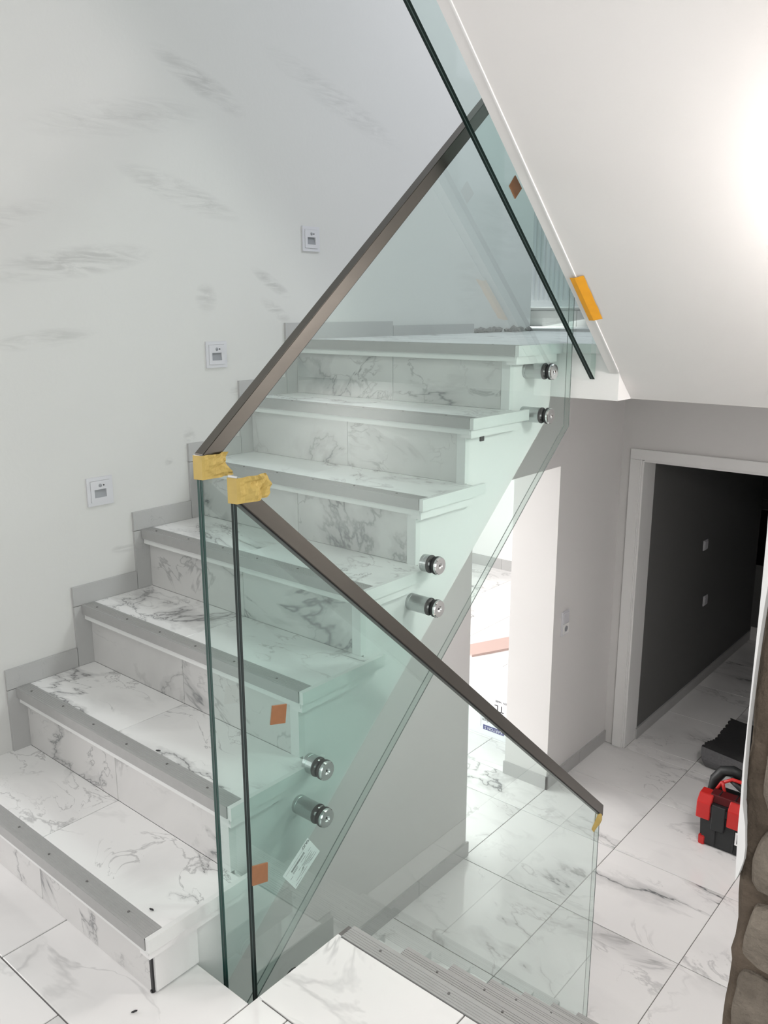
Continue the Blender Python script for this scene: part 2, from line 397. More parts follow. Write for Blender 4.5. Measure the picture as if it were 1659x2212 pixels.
# skirtings -------------------------------------------------------------
sk = empty('baseboard_left', (0, 0, 0)); tag(sk, kind='structure')
for n in range(2, 8):
    # upright piece in front of riser n, then the level piece above tread n
    y0 = Y(n)-.026; ye = Y(n+1)-.028 if n < 7 else 2.015
    zt = Z(n)+.062
    boxo('skirting_tile', (.0, .010, y0, Y(n)+.034, Z(n-1), Z(n)-.002), M['skirt'], sk)
    boxo('skirting_tile', (.0, .010, y0, ye, Z(n), zt), M['skirt'], sk)
    if n == 7: boxo('skirting_tile', (.0, .010, 2.017, 2.628, Z(7), zt-.018), M['skirt'], sk)
db = B()
for k in range(26):
    y = 2.64+random.random()*.52; s = .012+random.random()*.03
    r = bmesh.ops.create_icosphere(db, subdivisions=1, radius=1)
    for v in r['verts']: v.co = Vector((v.co.x*.008+.004, y+v.co.y*s*(.8+random.random()*.6), Z(7)+.002+v.co.z*s*.4*(.6+random.random()*.8)+.009))
o = obj('mortar_crumbs', db, M['debris']); tag(o, 'grey mortar crumbs where the landing skirting is missing', 'rubble', kind='stuff')

bs = empty('baseboard_lower', (.1, 2, ZL)); tag(bs, kind='structure')
for d in [(.1, .112, .15, .9), (.1, .112, .9, 1.5), (.1, .112, 1.502, 2.1), (.1, .112, 2.102, 2.537), (.1, .112, 3.378, 3.8), (.1, .112, 3.802, 4.18)]:
    keep(boxo('skirting_tile', (*d, ZL, ZL+.085), M['skirt']), bs)
keep(boxo('skirting_tile', (-.205, .112, 3.378, 3.39, ZL, ZL+.085), M['skirt']), bs)
keep(boxo('skirting_tile', (-2.6, -.2, 7.105, 7.12, ZL, ZL+.12), M['skirt']), bs)
keep(boxo('skirting_tile', (-4.6, -2.603, 7.105, 7.12, ZL, ZL+.12), M['skirt']), bs)
keep(boxo('skirting_tile', (.25, .262, 4.34, 6.75, ZL, ZL+.08), M['skirt']), bs)
keep(boxo('skirting_tile', (.262, 2.5, 6.738, 6.75, ZL, ZL+.12), M['wall2']), bs)
bu = empty('baseboard_landing', (-1, 4.45, 1.374)); tag(bu, kind='structure')
for a, b in ((-3, -1.6), (-1.597, -1.0), (-.997, -.4), (-.397, .2), (.203, 1.4)):
    keep(boxo('skirting_tile', (a, b, 4.435, 4.45, 1.374, 1.478), M['skirt']), bu)

# ------------------------------------------------------------------ STAIR UP (left)
st = empty('staircase', (.5, 0, 0))
tag(st, 'marble-tiled staircase rising from the entrance floor to the landing', 'staircase')
def sp(o): keep(o, st); return o
# concrete body with plastered side
pts = [(Y(1)+.04, .0)]
for n in range(1, 8):
    pts += [(Y(n)+.04, Z(n)-.012)]
    if n < 7: pts += [(Y(n+1)+.04, Z(n)-.012)]
pts += [(1.699, Z(7)-.012), (1.699, 1.198), (1.685, under(1.72)), (.232, -.124), (.15, -.19), (.15, 0)]
bm = B(); prism(bm, pts, 0.0, SF); sp(obj('plastered_body', bm, M['white']))
RX = .949
for n in range(1, 8):
    yf = Y(n)
    yr = Y(n)+.028                   # face of the riser
    for (a, b) in ((.0105 if n > 1 else .0, .484), (.486, RX-.02 if n > 1 else RX+.01)):
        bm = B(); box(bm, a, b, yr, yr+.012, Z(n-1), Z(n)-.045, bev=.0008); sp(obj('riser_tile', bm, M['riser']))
    if n > 1:
        bm = B(); box(bm, RX-.019, RX+.012, yr-.001, yr+.02, Z(n-1), Z(n)-.045); sp(obj('riser_edge_strip', bm, M['trim']))
    yb = Y(n+1)+.028 if n < 7 else YF+.02
    for (a, b) in ((.0105 if n > 1 else .0, .484), (.486, W-.013)):
        bm = B(); box(bm, a, b, yf+.046, yb, Z(n)-.012, Z(n), bev=.0008); sp(obj('tread_tile', bm, M['step']))
    # nosing: wide aluminium profile with ribs, white strip below
    bm = B(); box(bm, .011, W-.014, yf, yf+.044, Z(n)-.004, Z(n)+.001)
    box(bm, .011, W-.014, yf-.001, yf+.003, Z(n)-.030, Z(n))
    for q in range(6): box(bm, .011, W-.014, yf+.006+q*.006, yf+.008+q*.006, Z(n)+.001, Z(n)+.0018)
    no = sp(obj('nosing_profile', bm, M['alu']))
    bm = B()
    for q in range(6): cyl(bm, (.07+q*.165, yf+.022+.004*((q*n) % 3-1), Z(n)+.001), (.07+q*.165, yf+.022+.004*((q*n) % 3-1), Z(n)+.0026), .0032, 10)
    s_ = obj('screws', bm, M['grout'], no); s_['kind'] = 'stuff'
    bm = B(); box(bm, .012, W-.016, yf+.006, yf+.03, Z(n)-.048, Z(n)-.012); sp(obj('nosing_underlay', bm, M['trim']))
    # side strips of the tread
    ye = Y(n+1)+.075 if n < 7 else YF+.0
    bm = B(); box(bm, W-.013, W, yf+.001, ye, Z(n)-.032, Z(n)+.001); sp(obj('tread_edge_strip', bm, M['trim']))
    bm = B(); box(bm, SF-.002, W-.012, yf+.008, ye-.03, Z(n)-.058, Z(n)-.0125); sp(obj('tread_side_batten', bm, M['white']))
# step 1 side panel and dark joints
sp(boxo('side_panel', (SF, SF+.012, .034, .150, .004, Z(1)-.058), M['white']))
sp(boxo('joint_gap', (SF-.002, SF+.004, .026, .1495, -.001, .006), M['dark']))
sp(boxo('joint_gap', (SF-.002, SF+.006, .0285, .0335, .0, Z(1)-.06), M['dark']))
# small galvanised brackets in the stair side
sp(boxo('bracket', (SF, SF+.004, 1.28, 1.30, Z(6)-.080, Z(6)-.060), M['dark']))
sp(boxo('bracket', (SF, SF+.004, .40, .42, Z(2)-.085, Z(2)-.062), M['hinge']))
# landing front tiles and fascia
bm = B(); box(bm, W, 1.203, YF-.012, YF+.018, 1.345, 1.3745); sp(obj('landing_edge_tile', bm, M['trim']))

# ------------------------------------------------------------------ STAIR DOWN (right)
sd = empty('descending_staircase', (1.6, .45, 0)); tag(sd, 'short flight of steps going down at the bottom right, seen from its grey top profile', 'staircase')
GD, HD = .215, .2
pts = [(.14, -.075), (.46, -.075)]
for k in range(1, 7):
    pts += [(.475+GD*(k-1)-.02, -.012-HD*k)] if False else []
prof = [(.14, -.07), (.455, -.07), (.455, -HD-.012)]
for k in range(1, 7):
    yk = .475+GD*k-.02
    prof += [(yk, -HD*k-.012), (yk, -HD*(k+1)-.012 if k < 6 else ZL)]
prof += [(1.2, ZL), (.14, -.45)]
bm = B(); prism(bm, prof, 1.19, 2.02); keep(obj('plastered_body', bm, M['white']), sd)
for k in range(0, 7):
    yf, z = .475+GD*k, -HD*k
    bm = B(); box(bm, 1.165, 2.02, yf-.046, yf, z-.004, z+.001); box(bm, 1.165, 2.02, yf-.003, yf+.001, z-.030, z)
    for q in range(5): box(bm, 1.165, 2.02, yf-.04+q*.007, yf-.037+q*.007, z+.001, z+.0018)
    no = obj('nosing_profile', bm, M['alu']); keep(no, sd)
    bm = B()
    for q in range(4): cyl(bm, (1.27+q*.2+.01*(k % 3), yf-.024, z+.001), (1.27+q*.2+.01*(k % 3), yf-.024, z+.0026), .0034, 10)
    s_ = obj('screws', bm, M['grout'], no); s_['kind'] = 'stuff'
    if k > 0:
        for a, b in ((1.179, 1.60), (1.602, 2.02)):
            keep(boxo('tread_tile', (a, b, yf-GD-.018, yf-.047, z-.012, z), M['step']), sd)
        keep(boxo('tread_edge_strip', (1.165, 1.178, yf-GD-.03, yf-.047, z-.032, z+.001), M['trim']), sd)
    zb = -HD*(k+1) if k < 6 else ZL
    for a, b in ((1.179, 1.60), (1.602, 2.02)):
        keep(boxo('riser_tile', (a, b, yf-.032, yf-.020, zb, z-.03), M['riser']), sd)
keep(boxo('slab_edge', (1.152, 1.164, .150, .43, -.07, -.001), M['trim']), sd)

# ------------------------------------------------------------------ STAIR UP TO THE NEXT FLOOR (overhead, right)
su = empty('overhead_staircase', (1.8, YF, 1.374)); tag(su, 'white underside of the overhead flight of stairs at the upper right', 'staircase')
SX = 1.203
def sof(y): return 1.285+.898*(YF-y)
YE = -1.05
prof = [(1.797, 1.198), (YE, sof(YE)), (YE, sof(YE)+.3)]
yy = YE; zz = sof(YE)+.3
n_s = 12; gg = (YF-YE)/n_s; hh = (sof(YE)+.3-1.374)/n_s
for k in range(n_s):
    yy += gg; prof.append((yy, zz)); zz -= hh; prof.append((yy, zz))
prof[-1] = (YF+.0, 1.3595); prof.append((1.797, 1.3595))
bm = B(); prism(bm, prof, SX, 2.35); keep(obj('soffit_body', bm, M['soffit']), su)
# board along the lower left edge, hanging a little below the soffit
bm = B(); prism(bm, [(YF-.004, 1.32), (YF-.004, 1.286), (YE, sof(YE)-.004), (YE, sof(YE)+.03)], SX-.033, SX-.0005)
keep(obj('edge_board', bm, M['soffit']), su)
bm = B(); prism(bm, [(YF-.009, 1.295), (YF-.009, 1.288), (YE, sof(YE)-.006), (YE, sof(YE)+.002)], SX-.003, SX+.0015)
keep(obj('corner_bead', bm, M['white']), su)

# ------------------------------------------------------------------ GLASS PANES
def pane(name, pts, x, th, e_mat, label, cat='glass pane', sticks=()):
    """pts polygon in y,z"""
    root = empty(name, (x, pts[0][0], pts[0][1])); tag(root, label, cat)
    bm = B(); fs = prism(bm, pts, x-th/2, x+th/2)
    for f in fs[2:]: f.material_index = 1
    fs[2+sticks[0]].material_index = 2
    o = obj('glass_sheet', bm, [M['glass'], M['clear_edge'], e_mat]); keep(o, root)
    return root
TH = .0175
AX, BX, CX = 1.040, 1.115, 1.115
def Abot(y): return -.123+.869*(y-.253)
def Atop(y): return 1.185+.835*(y-.173)
pA = [(.172, Abot(.172)), (.172, Atop(.172)), (1.664, Atop(1.664)), (1.670, Abot(1.670))]
rootA = pane('glass_balustrade', pA, AX, TH, M['edge2'], 'green-tinted glass pane beside the marble steps under the rising rail', sticks=(0,))
def Btop(y): return 1.145-.888*(y-.195)
pB = [(.194, -.20), (.194, Btop(.194)), (1.935, Btop(1.935)), (1.935, -1.45), (1.3, -1.36)]
rootB = pane('glass_balustrade', pB, BX, TH, M['edge'], 'glass pane under the falling rail at the bottom centre', sticks=(0,))
def Cbot(y): return 1.259+.899*(1.695-y)
pC = [(1.690, Cbot(1.690)), (-.9, Cbot(-.9)), (-.9, Cbot(-.9)+1.1), (1.690, Cbot(1.690)+1.1)]
rootC = pane('glass_balustrade', pC, CX, TH, M['edge'], 'glass pane with dark sloping lower edge beside the overhead stairs', sticks=(0,))
# interlayer lines showing on the front edges
for rt, yy_, z0, z1, x in ((rootA, .172, -.03, Atop(.172)-.02, AX), (rootB, .194, -.15, Btop(.194)-.02, BX)):
    keep(boxo('interlayer', (x-.0013, x+.0013, yy_-.0006, yy_+.001, z0, z1), M['inter']), rt)
bm = B(); prism(bm, [(1.690, Cbot(1.690)-.0006), (1.690, Cbot(1.690)+.002), (-.9, Cbot(-.9)+.002), (-.9, Cbot(-.9)-.0006)], CX-.0013, CX+.0013)
keep(obj('interlayer', bm, M['inter']), rootC)

# polished arrises catching the light along the far and lower edges
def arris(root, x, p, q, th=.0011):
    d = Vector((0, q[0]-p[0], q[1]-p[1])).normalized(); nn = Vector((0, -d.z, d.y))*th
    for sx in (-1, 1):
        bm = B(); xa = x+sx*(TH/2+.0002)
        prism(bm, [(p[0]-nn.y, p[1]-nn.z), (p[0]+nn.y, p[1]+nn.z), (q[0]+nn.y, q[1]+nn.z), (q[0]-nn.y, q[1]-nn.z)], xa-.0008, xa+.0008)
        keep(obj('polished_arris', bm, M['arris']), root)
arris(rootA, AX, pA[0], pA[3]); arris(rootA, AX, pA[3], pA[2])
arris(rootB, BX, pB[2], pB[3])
# ------------------------------------------------------------------ RAILS
def rail(x, y0, y1, f, hgt, name, label):
    xw = .0135
    root = empty(name, (x, y0, f(y0)))
    tag(root, label, 'handrail')
    bm = B(); prism(bm, [(y0+.002, f(y0+.002)-hgt), (y0+.002, f(y0+.002)), (y1, f(y1)), (y1, f(y1)-hgt)], x-xw, x+xw)
    bmesh.ops.bevel(bm, geom=bm.edges[:], offset=.0012, segments=2, affect='EDGES')
    keep(obj('rail_tube', bm, M['steel']), root)
    bm = B(); box(bm, x-xw, x+xw, y0, y0+.0022, f(y0)-hgt-.0005, f(y0)+.0005, bev=.0005)
    keep(obj('end_cap', bm, M['satin']), root)
    bm = B(); prism(bm, [(y0+.004, f(y0+.004)-hgt-.003), (y0+.004, f(y0+.004)-hgt), (y1, f(y1)-hgt), (y1, f(y1)-hgt-.003)], x-.0105, x+.0105)
    keep(obj('rubber_gasket', bm, M['rubber']), root)
    return root
rail(AX, .170, 1.655, lambda y: 1.204+.835*(y-.172), .041, 'handrail', 'brushed steel handrail rising from the taped end toward the landing')
rail(BX, .193, 1.955, lambda y: 1.166-.888*(y-.194), .047, 'handrail', 'brown steel handrail sloping down to the right over the glass')

# ------------------------------------------------------------------ STANDOFFS
def standoff(y, z, x0, xg, label, group, screw_ang=0):
    """x0 wall end, xg outer glass face"""
    root = empty('standoff_mount', (x0, y, z)); tag(root, label, 'standoff', group)
    c = Vector((0, y, z)); ax = Vector((1, 0, 0))
    bm = B(); lathe(bm, c, [(x0, 0), (x0, .0245), (x0+.009, .0245), (x0+.010, .0235), (x0+.0108, .0235)] if xg-x0 > .04 else [(x0, 0), (x0, .0245), (x0+.005, .0245), (x0+.0055, .0235)])
    x1 = xg-TH-.003
    if xg-x0 > .04: lathe(bm, c, [(x0+.0108, .0245), (x1-.001, .0245), (x1, .0235), (x1, 0)])
    else: lathe(bm, c, [(x0+.0055, .0245), (x1, .0245), (x1, 0)])
    keep(obj('spacer_barrel', bm, M['satin'], smooth=False), root)
    bm = B(); lathe(bm, c, [(x1, .0), (x1, .0255), (x1+.003, .0255), (x1+.003, 0)])
    keep(obj('inner_gasket', bm, M['rubber']), root)
    bm = B(); lathe(bm, c, [(xg, .0), (xg, .0255), (xg+.006, .0255), (xg+.006, .0)]); keep(obj('outer_gasket', bm, M['rubber']), root)
    x2 = xg+.006
    bm = B(); lathe(bm, c, [(x2, 0), (x2, .0245), (x2+.006, .0245), (x2+.0085, .0225), (x2+.0085, .0085), (x2+.006, .0065), (x2+.0045, .0045), (x2+.0045, 0)], seg=40)
    cap = obj('cap', bm, M['chrome'], smooth=False); keep(cap, root)
    bm = B(); lathe(bm, c, [(x2+.0046, 0), (x2+.0047, .0034), (x2+.0020, .0034)], seg=6)
    s = obj('hex_socket', bm, M['dark']); s.parent = cap
    return root
XG = AX+TH/2
for (y, z, x0, lb) in [(1.535, 1.293, SF, 'uppermost round steel glass clamp just below the landing edge'), (1.526, 1.155, SF, 'second round steel glass clamp from the top, below the landing'),
                       (.951, .796, W, 'third round steel glass clamp down, at the end of a tread'), (.949, .672, SF, 'fourth round steel glass clamp down, just above the falling rail'),
                       (.495, .376, W-.01, 'upper clamp of the lowest steel pair, at a tread end'), (.491, .247, SF, 'lower clamp of the lowest steel pair, above the paper label')]:
    standoff(y, z, x0, XG, lb, 'round steel clamps holding the stair glass')
# the one on the slab edge is half hidden by the floor
o = standoff(.300, -.055, BX+TH/2+.001, BX+TH/2+.020, 'steel clamp half hidden by the floor edge near the bottom of the glass', None)

# ------------------------------------------------------------------ TAPES AND STICKERS
def crumpled(name, x0, x1, y0, y1, z0, z1, seed, label, skew=0, edge=.012, amp=.003):
    """tape wrapped round the square rail end: front face, then along the side"""
    rnd = random.Random(seed); nu1, nu2, nv = 5, 14, 12
    bm = B(); grid_ = []
    L1 = x1-x0
    for i in range(nu1+nu2+1):
        col = []
        for j in range(nv+1):
            v = j/nv
            z = z0+(z1-z0)*v
            if i <= nu1:
                p = Vector((x0+L1*i/nu1, y0-.0012, z-.0015*(1-i/nu1)))
            else:
                u = (i-nu1)/nu2
                ln = (y1-y0)*((1+.18*(.5-v)*2*(1 if v < .5 else .2)-.10*math.sin(v*math.pi)) if seed == 3 else (.92+.22*math.sin(v*math.pi*.9+.3))+.03*math.sin(v*17))
                yy = y0+ln*u
                q = Vector((yy*14, z*14, seed))
                a = 1.2*abs(noise.noise(q*2.2))+.8*abs(noise.noise(q*4.3+Vector((0, z*40, 0))))
                p = Vector((x1+.0015+max(-.0005, amp*a)*min(1, u*3), yy, z+skew*u+.004*u*noise.noise(Vector((u*3, v*2, seed)))))
            col.append(bm.verts.new(p))
        grid_.append(col)
    for i in range(nu1+nu2):
        for j in range(nv): bm.faces.new((grid_[i][j], grid_[i+1][j], grid_[i+1][j+1], grid_[i][j+1]))
    o = obj(name, bm, M['tape'])
    sm = o.modifiers.new('thick', 'SOLIDIFY'); sm.thickness = .0004
    return tag(o, label, 'tape')
crumpled('masking_tape', AX-.0145, AX+.0135, .170, .232, 1.154, 1.2025, 3, 'crumpled yellow tape on the lower end of the rising rail', skew=.002, amp=.010)
crumpled('masking_tape', BX-.0145, BX+.0135, .193, .262, 1.112, 1.1635, 8, 'crumpled yellow tape on the upper end of the falling rail', skew=.004, amp=.013)
bm = B()
for k in range(7):
    for j in range(5): pass
vs = [bm.verts.new((BX+.012+.003*math.sin(k*2.1), y, z)) for k, (y, z) in enumerate([(1.950, -.425), (1.905, -.415), (1.870, -.462), (1.885, -.482), (1.915, -.468), (1.935, -.480), (1.952, -.462)])]
cv = bm.verts.new((BX+.019, 1.918, -.448))
for a, b in zip(vs, vs[1:]+vs[:1]): bm.faces.new((a, b, cv))
o = obj('masking_tape', bm, M['tape']); sm = o.modifiers.new('thick', 'SOLIDIFY'); sm.thickness = .0006
tag(o, 'small torn yellow tape under the lower right end of the falling rail', 'tape')

def quad_yz(name, pts, x, th, mt, label, cat):
    bm = B(); prism(bm, pts, x, x+th)
    bmesh.ops.bevel(bm, geom=bm.edges[:], offset=.0004, segments=1, affect='EDGES')
    return tag(obj(name, bm, mt), label, cat)
XB = BX+TH/2
quad_yz('spacer_pad', [(.266, .657), (.308, .646), (.302, .603), (.259, .615)], XB, .003, M['brown'], 'upper of two brown square pads on the front glass', 'pad')
quad_yz('spacer_pad', [(.193, .306), (.237, .292), (.235, .245), (.191, .258)], XB, .003, M['brown'], 'lower of two brown square pads on the front glass', 'pad')
quad_yz('spacer_pad', [(1.170, 1.823), (1.204, 1.794), (1.173, 1.765), (1.142, 1.794)], CX+TH/2, .003, M['brown'], 'brown diamond-shaped pad on the overhead glass pane', 'pad')
# orange tape along the edge of the overhead soffit
def sofP(x, y, off=.0012): return Vector((x, y-off*.67, sof(y)-off*.74))
bm = B(); g = []
for i in range(9):
    t = i/8; y = 1.377+(1.508-1.377)*t; wob = .003*math.sin(t*19)
    g.append([bm.verts.new(sofP(SX-.014, y, .009)), bm.verts.new(sofP(SX+.001, y, .0095)), bm.verts.new(sofP(SX+.026+wob*.3, y, .002))])
for a, b in zip(g, g[1:]):
    for j in range(2): bm.faces.new((a[j], a[j+1], b[j+1], b[j]))
o = obj('orange_tape', bm, M['orange']); sm = o.modifiers.new('thick', 'SOLIDIFY'); sm.thickness = .0006
tag(o, 'strip of orange tape on the edge of the overhead stairs', 'tape')

# text helper -----------------------------------------------------------
def text_mesh(name, body, size, mat_world, mt, parent, ext=.0002, align='CENTER'):
    c = bpy.data.curves.new(name, 'FONT'); c.body = body; c.size = size; c.align_x = align; c.align_y = 'CENTER'; c.extrude = ext
    t = bpy.data.objects.new(name, c); COL.objects.link(t)
    dg = bpy.context.evaluated_depsgraph_get(); me = bpy.data.meshes.new_from_object(t.evaluated_get(dg))
    bpy.data.objects.remove(t); me.transform(mat_world)
    me.materials.clear()
    return link(name, me, mt, parent)
def frame_m(o, u, v):
    u = Vector(u).normalized(); n_ = u.cross(Vector(v)).normalized(); v = n_.cross(u)
    m_ = Matrix.Identity(4)
    for i in range(3): m_[i][0] = u[i]; m_[i][1] = v[i]; m_[i][2] = n_[i]; m_[i][3] = o[i]
    return m_
# paper label on the stair glass
lab = empty('paper_label', (XG, .41, .157)); tag(lab, 'white printed barcode label on the glass above the floor', 'label')
c0, c1, c2, c3 = [Vector((XG+.0003, *p)) for p in ((.348, .157), (.434, .217), (.474, .157), (.390, .098))]
U = (c1-c0); V = (c3-c0); LU, LV = U.length, V.length; U.normalize(); V = (V-U*V.dot(U)).normalized()
def lq(u0, u1, v0, v1, mt, nm, lift=.0004):
    bm = B(); pp = [c0+U*LU*a+V*LV*b for a, b in ((u0, v0), (u1, v0), (u1, v1), (u0, v1))]
    a = [bm.verts.new(p+Vector((lift, 0, 0))) for p in pp]; b = [bm.verts.new(p+Vector((lift-.0003, 0, 0))) for p in pp]
    bm.faces.new(a); bm.faces.new(b[::-1])
    for i in range(4): bm.faces.new((a[i], b[i], b[(i+1) % 4], a[(i+1) % 4]))
    o = obj(nm, bm, mt); keep(o, lab); return o
lq(0, 1, 0, 1, M['paper'], 'paper_sheet', .0003)
bm = B(); u = .20
while u < .70:
    wd = .004+random.random()*.012
    pp = [c0+U*LU*a+V*LV*b+Vector((.0007, 0, 0)) for a, b in ((u, .24), (u+wd, .24), (u+wd, .33), (u, .33))]
    bm.faces.new([bm.verts.new(p) for p in pp]); u += wd+.005+random.random()*.008
keep(obj('barcode', bm, M['inkl']), lab)
bm = B()
for (u0, u1, v) in [(.05, .95, .14), (.20, .40, .38), (.20, .38, .43), (.50, .68, .42), (.80, .90, .42), (.06, .16, .47), (.34, .42, .56), (.46, .62, .57), (.62, .86, .53),
                    (.5, .86, .62), (.42, .8, .67), (.38, .48, .70), (.56, .9, .73), (.3, .48, .74), (.62, .74, .80), (.70, .92, .83), (.14, .3, .77), (.3, .55, .83), (.05, .28, .9)]:
    pp = [c0+U*LU*a+V*LV*b+Vector((.0007, 0, 0)) for a, b in ((u0, v), (u1, v), (u1, v+(.008 if v < .2 else .016)), (u0, v+(.008 if v < .2 else .016)))]
    bm.faces.new([bm.verts.new(p) for p in pp])
keep(obj('printed_lines', bm, M['inkl']), lab)
mt_ = frame_m(c0+U*LU*.86+V*LV*.09+Vector((.0008, 0, 0)), U, V)
tx = text_mesh('heading', 'OLAP', .011, mt_, M['inkl'], None); keep(tx, lab)

# ------------------------------------------------------------------ STEP LIGHTS
def step_light(y, z, label):
    root = empty('step_light', (0, y, z)); tag(root, label, 'wall light', 'recessed step lights on the stair wall')
    a = .045
    bm = B()   # frame ring with stepped profile and window
    def ring(h0, h1, x): # square ring
        for (ya, yb, za, zb) in ((-h0, h0, h1, h0), (-h0, h0, -h0, -h1), (-h0, -h1, -h1, h1), (h1, h0, -h1, h1)):
            box(bm, 0, x, y+ya, y+yb, z+za, z+zb)
    ring(a, .034, .006)
    fr = obj('frame', bm, M['plastic']); keep(fr, root)
    bm = B(); wv, w0, w1 = .021, -.020, .006
    for (ya, yb, za, zb) in ((-.0335, .0335, w1, .0335), (-.0335, .0335, -.0335, w0), (-.0335, -wv, w0, w1), (wv, .0335, w0, w1)):
        box(bm, .0004, .008, y+ya, y+yb, z+za, z+zb)
    ins = obj('insert_plate', bm, M['plastic']); keep(ins, root)
    # slanted light well: deep at the top, running out at the bottom (a shallow hollow)
    bm = B(); v = [(.0072, -wv, w0), (.0072, wv, w0), (.0006, wv, w1), (.0006, -wv, w1)]
    bm.faces.new([bm.verts.new((p[0], y+p[1], z+p[2])) for p in v])
    keep(obj('reflector', bm, M['greyp']), root)
    bm = B(); lathe(bm, Vector((0, y, z+.0185)), [(.008, .0058), (.0095, .0052), (.0108, .0030), (.0112, 0)], seg=20)
    keep(obj('motion_sensor', bm, M['greyp'], smooth=True), root)
    bm = B(); cyl(bm, (.0078, y+.012, z+.0185), (.0088, y+.012, z+.0185), .0026, 14); keep(obj('light_sensor', bm, M['dark']), root)
step_light(.571, .926, 'lowest of the three square wall lights')
step_light(1.0595, 1.332, 'middle of the three square wall lights')
step_light(1.535, 1.744, 'highest of the three square wall lights')

# ------------------------------------------------------------------ DOOR FRAME, SWITCHES
df = empty('door_1', (.2, 4.18, ZL)); tag(df, kind='structure')
def fr(name, *d, bev=.002): o = boxo(name, d, M['frame'], None, bev); keep(o, df); return o
fr('architrave', .165, .232, 4.162, 4.18, ZL, .5745)
fr('architrave', .165, 1.79, 4.162, 4.18, .575, .64)
fr('architrave', 1.72, 1.79, 4.162, 4.18, ZL, .5745)
fr('jamb_lining', .232, .240, 4.168, 4.36, ZL, .575); fr('jamb_lining', .240, .252, 4.175, 4.36, ZL, .568)
fr('head_lining', .253, 1.704, 4.175, 4.36, .560, .5745); fr('jamb_lining', 1.705, 1.72, 4.175, 4.36, ZL, .56)
def switch(x, y0, y1, z0, z1, n, label, grp, sock=True):
    root = empty('light_switch', (x, (y0+y1)/2, (z0+z1)/2)); tag(root, label, 'switch', grp)
    bm = B(); box(bm, x, x+.009, y0, y1, z0, z1, bev=.002); keep(obj('cover_frame', bm, M['plastic']), root)
    h = (z1-z0-.016)/n
    for k in range(n):
        a = z0+.008+k*h; bm = B()
        box(bm, x+.009, x+.014, y0+.010, y1-.010, a+.002, a+h-.002, bev=.0015)
        keep(obj('rocker' if k or not sock else 'socket_insert', bm, M['plastic'] if k or not sock else M['frame']), root)
        if k == 0 and sock:
            bm = B(); cyl(bm, (x+.014, (y0+y1)/2, a+h/2), (x+.0148, (y0+y1)/2, a+h/2), .018, 20); cyl(bm, (x+.0148, (y0+y1)/2+.008, a+h/2), (x+.0155, (y0+y1)/2+.008, a+h/2), .003, 10)
            keep(obj('socket_well', bm, M['greyp']), root)
switch(.1, 3.482, 3.568, -.425, -.272, 2, 'white double switch and socket beside the bright doorway', None)
switch(.25, 5.36, 5.44, -.275, -.195, 1, 'upper of two light switches inside the dark room', 'switches in the dark room', False)
switch(.25, 5.46, 5.54, -.74, -.66, 1, 'lower of two light switches inside the dark room', 'switches in the dark room', False)
tv = empty('window_1', (.5, 6.75, -.4)); tag(tv, kind='structure')
keep(boxo('pane', (.19, 1.3, 6.735, 6.75, -.70, -.205), M['scr']), tv)
keep(boxo('upper_panel', (.20, 1.3, 6.730, 6.75, -.195, -.115), M['rug']), tv)
keep(boxo('shutter_box', (.24, 1.3, 6.70, 6.75, -.10, .9), M['rug']), tv)

# ------------------------------------------------------------------ RADIATOR
rd_ = empty('radiator', (-1, 4.40, 1.6)); tag(rd_, 'white ribbed panel radiator seen through the glass at the landing', 'radiator')
bm = B(); box(bm, -1.75, .55, 4.36, 4.40, 1.50, 2.25, bev=.004); keep(obj('back_panel', bm, M['radiator']), rd_)
x = -1.72
while x < .52:
    bm = B(); prism(bm, [(x, 4.36), (x+.006, 4.348), (x+.020, 4.348), (x+.026, 4.36)], 1.545, 2.21, 'z'); keep(obj('rib', bm, M['radiator']), rd_); x += .036
keep(boxo('wall_bracket', (-1.2, -1.17, 4.40, 4.45, 1.6, 1.64), M['frame']), rd_)
keep(boxo('wall_bracket', (.1, .13, 4.40, 4.45, 1.6, 1.64), M['frame']), rd_)
th_ = boxo('door_sill', (-1.2, 1.2, 3.17, 3.22, 1.374, 1.386), M['skirt']); th_.name = 'trim_1'; tag(th_, kind='structure')

# ------------------------------------------------------------------ CARTON AND BOARD in the bright room
ct = empty('carton', (-.6, 3.9, ZL)); tag(ct, 'white washbasin carton standing on the floor of the bright room', 'box')
CY = 3.72; X0, X1 = -1.05, -.29; ZT = ZL+.33
bm = B(); box(bm, X0, X1, CY, CY+.42, ZL, ZT, bev=.002); keep(obj('carton_body', bm, M['carton']), ct)
for a in ((X0, X1, CY-.0005, CY+.205, ZT+.0002, ZT+.003), (X0, X1, CY+.212, CY+.42, ZT+.0002, ZT+.003)): keep(boxo('top_flap', a, M['carton']), ct)
fm = lambda x, z: frame_m((x, CY-.0008, z), (-1, 0, 0), (0, 0, -1))     # upside-down print on the front
keep(text_mesh('print', 'Waschbecken', .034, fm(-.50, ZL+.115), M['ink'], None), ct)
keep(boxo('blue_logo_panel', (-.585, -.415, CY-.0012, CY, ZL+.045, ZL+.080), M['blue']), ct)
keep(text_mesh('logo_lettering', 'KARTON 5', .030, frame_m((-.50, CY-.0018, ZL+.0625), (-1, 0, 0), (0, 0, -1)), M['carton'], None), ct)
keep(text_mesh('print', 'HTL  EN 14688', .022, fm(-.42, ZL+.285), M['ink'], None), ct)
keep(text_mesh('print', 'TL', .07, fm(-.46, ZL+.235), M['ink'], None), ct)
bm = B(); x = -.72
while x < -.62:
    wd = .002+random.random()*.006; box(bm, x, x+wd, CY-.001, CY, ZL+.235, ZL+.272); x += wd+.003+random.random()*.004
keep(obj('barcode', bm, M['ink']), ct)
keep(boxo('print_rule', (-.606, -.604, CY-.001, CY, ZL+.06, ZL+.25), M['greyp']), ct)
